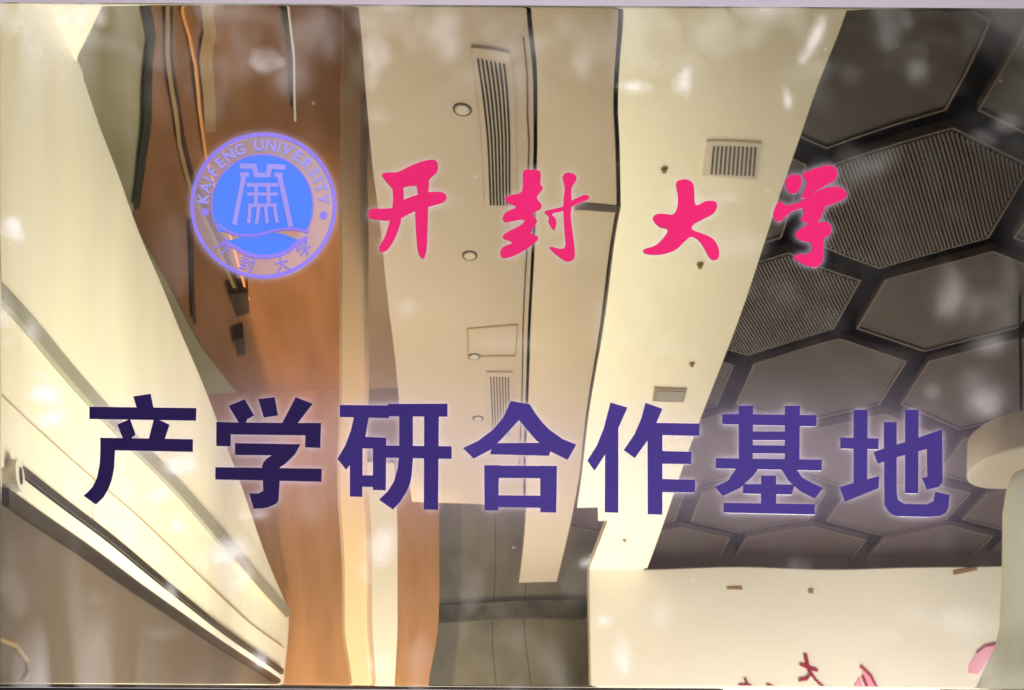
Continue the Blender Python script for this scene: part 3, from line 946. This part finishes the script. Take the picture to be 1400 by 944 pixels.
# dark glazed end wall ------------------------------------------------------
GW = 3.25 * H
gw = empty('glazed_wall', deep(700, 1200, GW)[:2] + (0,))
tag(gw, 'dark grey glazed end wall behind the white ceiling strip', 'wall')
pxs = [560, 677, 721, 860]
for k in range(len(pxs) - 1):
    a = deep(pxs[k], 0, GW)
    b = deep(pxs[k + 1], 0, GW)
    m_ = MB()
    m_.box((a[0] + .002, a[1] - .03, 0), (b[0] - .002, a[1], ZCAM + 1.45 * H))
    m_.build('pane', M['glass'], gw)
a, b = deep(560, 0, GW), deep(860, 0, GW)
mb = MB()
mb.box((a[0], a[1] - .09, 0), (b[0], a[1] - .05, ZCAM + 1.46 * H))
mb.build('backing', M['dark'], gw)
mb = MB()
p, q = deep(600, 825, GW - .02), deep(800, 850, GW - .02)
mb.box((p[0], p[1] - .019, q[2]), (q[0], p[1] + .02, p[2]))
mb.build('transom', mat('grey_transom', (86, 82, 74), 0.4, vary=0.6, scale=5.0), gw)

# atrium: wood end wall, upper ceiling, stone column -------------------------
WW = 3.05 * H
UP = 1.5
wo = empty('wood_wall', deep(430, 0, WW)[:2] + (0,))
tag(wo, 'brown wood panelled end wall with one white strip', 'wall')
ztop = ZCAM + UP * H - 0.001
zmid = deep(0, 640, WW)[2]
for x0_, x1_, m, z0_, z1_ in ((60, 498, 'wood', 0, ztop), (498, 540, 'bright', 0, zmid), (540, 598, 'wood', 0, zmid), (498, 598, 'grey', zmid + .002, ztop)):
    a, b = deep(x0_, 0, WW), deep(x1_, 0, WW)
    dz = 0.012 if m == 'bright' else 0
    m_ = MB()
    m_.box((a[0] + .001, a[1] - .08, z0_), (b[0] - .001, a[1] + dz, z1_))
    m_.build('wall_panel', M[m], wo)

up = empty('upper_ceiling', (0, 0, ZCAM + UP * H))
tag(up, kind='structure')
for pts, m in (([(-700, -900), (110, -900), (204, 60), (196, 170), (184, 300), (270, 470), (332, 546), (-100, 546), (-400, 200)], 'olive'),
               ([(112, -900), (470, -900), (497, 0), (497, 546), (334, 546), (272, 470), (186, 300), (198, 170), (206, 60)], 'woodceil'),
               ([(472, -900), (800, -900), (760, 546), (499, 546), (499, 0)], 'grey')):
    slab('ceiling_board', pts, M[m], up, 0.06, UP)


def rail(name, label, pix, w, m, parent_kind=None, drop=0.05, h=UP):
    m_ = MB()
    base = Vector((0, 0, drop))
    m_.prism([Vector(on_ceiling(x, y, h)) - base for x, y in shift(pix, -w) + shift(pix, w)[::-1]], (0, 0, drop - .001))
    return tag(m_.build(name, m), label, 'rail', 'rails under the upper ceiling')


rail('ceiling_rail', 'warm-lit ceiling rail running past the blue emblem', [(244, -120), (250, 0), (262, 40), (270, 80), (272, 130), (283, 200), (308, 290), (338, 400)], 1.5, M['warm_lit'])
rail('ceiling_rail', 'tan ceiling rail beside the warm-lit one', [(226, -120), (229, 0), (233, 70), (238, 120), (246, 180), (263, 245), (290, 310), (322, 392)], 2.2, M['tan'])
rail('ceiling_rail', 'thin dark ceiling rail lying along the tan one', [(231, -120), (234, 0), (238, 70), (243, 120), (251, 180), (268, 245), (295, 310), (325, 388)], 0.9, M['brownmetal'], drop=0.056)
rail('ceiling_rail', 'short white ceiling rail over the wood', [(384, -120), (393, 0), (399, 60), (402, 150)], 1.0, M['white'])
rail('ceiling_rail', 'short black ceiling rail alongside the white one', [(377, -120), (386, 0), (395, 60), (398, 132)], 2.2, M['black'], drop=0.045)
rail('ceiling_rail', 'broad tan rail next to the warm-lit one', [(270, -120), (284, 0), (290, 40), (284, 80), (286, 130), (288, 170)], 6.0, M['tan'], drop=0.03)
rail('ceiling_rail', 'dark green rail on the olive ceiling', [(192, -120), (198, 0), (208, 50), (206, 110), (202, 150), (194, 200), (189, 275)], 4.0, mat('dark_green_metal', (50, 48, 38), 0.5), drop=0.04)
rail('ceiling_rail', 'thin dark rail on the olive ceiling by the cream wall', [(263, 300), (265, 380), (266, 436)], 2.0, M['brownmetal'], drop=0.04)
for pts, lab in (([(312, 388), (338, 384), (338, 408), (320, 414)], 'small brown bracket at the end of the warm-lit rail'), ([(316, 442), (328, 438), (330, 460), (318, 462)], 'small brown box beyond the rail bracket')):
    m_ = MB()
    m_.prism([Vector(on_ceiling(x, y, UP)) - Vector((0, 0, .08)) for x, y in pts], (0, 0, .079))
    tag(m_.build('bracket', M['brownmetal']), lab, 'bracket', 'brackets under the upper ceiling')

CW = 1.9 * H
a, b = deep(465, 0, CW), deep(498, 0, CW)
mb = MB()
bv = 0.012
mb.prism([(a[0], a[1] - .3, 0), (b[0], a[1] - .3, 0), (b[0], a[1] - bv, 0), (b[0] - bv, a[1], 0), (a[0] + bv, a[1], 0), (a[0], a[1] - bv, 0)], (0, 0, ZCAM + UP * H - .001))
tag(mb.build('column', M['peach']), 'slim peach stone column in front of the brown wood wall', 'column')

# the ramp wall ---------------------------------------------------------------
XW = XC - 0.394 * H
rw = empty('ramp_wall', (XW, D - 2 * H, 0))
tag(rw, 'cream side wall with grey trim and a black handrail rising along a ramp', 'wall')
yn, yf = 0.0, D - 3.01 * H
mb = MB()
mb.box((XW - .16, yf, 0), (XW, yn, CZ))
mb.build('wall_face', M['cream'], rw)


def strip(name, pix0, pix1, w0, w1, proud, m, thick=None):
    """a board on the ramp wall between two sloping lines given by their end pixels"""
    q = [on_left_wall(*pix0[0]), on_left_wall(*pix0[1]), on_left_wall(*pix1[1]), on_left_wall(*pix1[0])]
    m_ = MB()
    m_.prism([(XW + .001, p[1], p[2]) for p in q], (proud, 0, 0))
    return m_.build(name, m, rw)


def lp(x, y0, y1, x1=388):
    return y0 + (y1 - y0) * x / x1


strip('grey_trim', ((-160, lp(-160, 398, 826)), (395, 832)), ((-160, lp(-160, 422, 840)), (388, 842)), 0, 0, 0.02, M['trim'])
# lower panels, proud of the upper wall, split by one joint
for xa, xb in ((-160, 121.5), (122.5, 388)):
    strip('parapet_panel', ((xa, lp(xa, 545, 895)), (xb, lp(xb, 545, 895))), ((xa, lp(xa, 640, 930)), (xb, lp(xb, 640, 930))), 0, 0, 0.012, M['cream'])
strip('joint_line', ((-160, lp(-160, 543.5, 893.5)), (388, 893.5)), ((-160, lp(-160, 545, 895)), (388, 895)), 0, 0, 0.014, M['tan'])
strip('lower_panel', ((-160, lp(-160, 694, 947)), (388, 947)), ((-160, 1300), (388, 1180)), 0, 0, 0.010, M['greige'])


def rail_path(y0, y1, xs=(20, 60, 120, 200, 300, 385), lead=()):
    pts = [on_left_wall(x, lp(x, y0, y1)) for x in xs]
    return pts


def band(name, y0a, y1a, y0b, y1b, proud, m, xa=12, back=0.001):
    xs = [xa, 120, 250, 386]
    q = [on_left_wall(x, lp(x, y0a, y1a)) for x in xs] + [on_left_wall(x, lp(x, y0b, y1b)) for x in xs[::-1]]
    m_ = MB()
    m_.prism([(XW + back, p[1], p[2]) for p in q], (proud, 0, 0))
    return m_.build(name, m, rw)


band('handrail', 626, 927, 639, 933, 0.035, M['black'], xa=16)
band('handrail_face', 641.5, 934.2, 668, 938, 0.025, M['white'], xa=10)
band('handrail_base', 668.5, 938.3, 694, 947, 0.020, M['black'], xa=2)
# rounded end of the handrail
c = on_left_wall(9, 652)
mb = MB()
ring = [(XW + .001, c[1] + .034 * math.cos(t * math.pi / 10), c[2] + .040 * math.sin(t * math.pi / 10)) for t in range(20)]
mb.prism(ring, (.037, 0, 0))
mb.build('handrail_end', M['white'], rw)
mb = MB()
ring = [(XW + .001, c[1] + .007 * math.cos(t * math.pi / 8), c[2] + .022 * math.sin(t * math.pi / 8)) for t in range(16)]
mb.prism(ring, (.041, 0, 0))
mb.build('end_slot', M['black'], rw)
mb = MB()
ln = [on_left_wall(x, y) for x, y in ((-20, 868), (14, 880), (28, 900), (30, 918), (20, 936), (16, 960))]
mb.tube([(XW + .014, p[1], p[2]) for p in ln], .008)
mb.build('cable', M['tan'], rw)
# the cream soffit over the near end of the wall, with a rounded corner
sof = [(-900, -900), (560, -900), (146, 0), (118, 46), (104, 70), (97, 88), (97, 106), (102, 126), (110, 145), (60, 145), (-400, 145)]
slab('soffit', sof, M['cream'], rw, 0.10, 0.999)

# pendant lamp and post at the right -----------------------------------------
PD = 5.5
c = deep(1396, 637, PD)
lamp = empty('pendant_lamp', c)
tag(lamp, 'white drum pendant lamp hanging below the hexagon ceiling', 'lamp')
r = 71 * PD / F
mb = MB()
mb.lathe(c, [(r, 0), (r * 1.01, .004), (r * 1.01, .135), (r * .98, .14)], 64)
mb.build('shade', M['lampwhite'], lamp, True)
mb = MB()
mb.lathe((c[0], c[1], c[2] - .004), [(r * .96, 0), (r * .985, .0035)], 64)
mb.build('diffuser', M['lampunder'], lamp)
mb = MB()
mb.tube([(c[0], c[1], c[2] + .13), (c[0], c[1], Hz + 0.01)], .006)
mb.build('cord', M['black'], lamp)

PO = 4.4
ax = 1413
prof = [(1337, 944), (1350, 915), (1368, 880), (1374, 850), (1375, 790), (1375, 700), (1380, 664), (1387, 646), (1397, 641)]
base = deep(ax, 1455, PO)
mb = MB()
pr = [(.20, 0.0), (.20, .10), (.185, .12)] + [((ax - x) * PO / F, ZCAM + (VY - y) / F * PO) for x, y in prof]
mb.lathe((base[0], base[1], 0), pr, 40)
tag(mb.build('post', M['post'], None, True), 'tall grey green post with a rounded top before the cream wall', 'post')
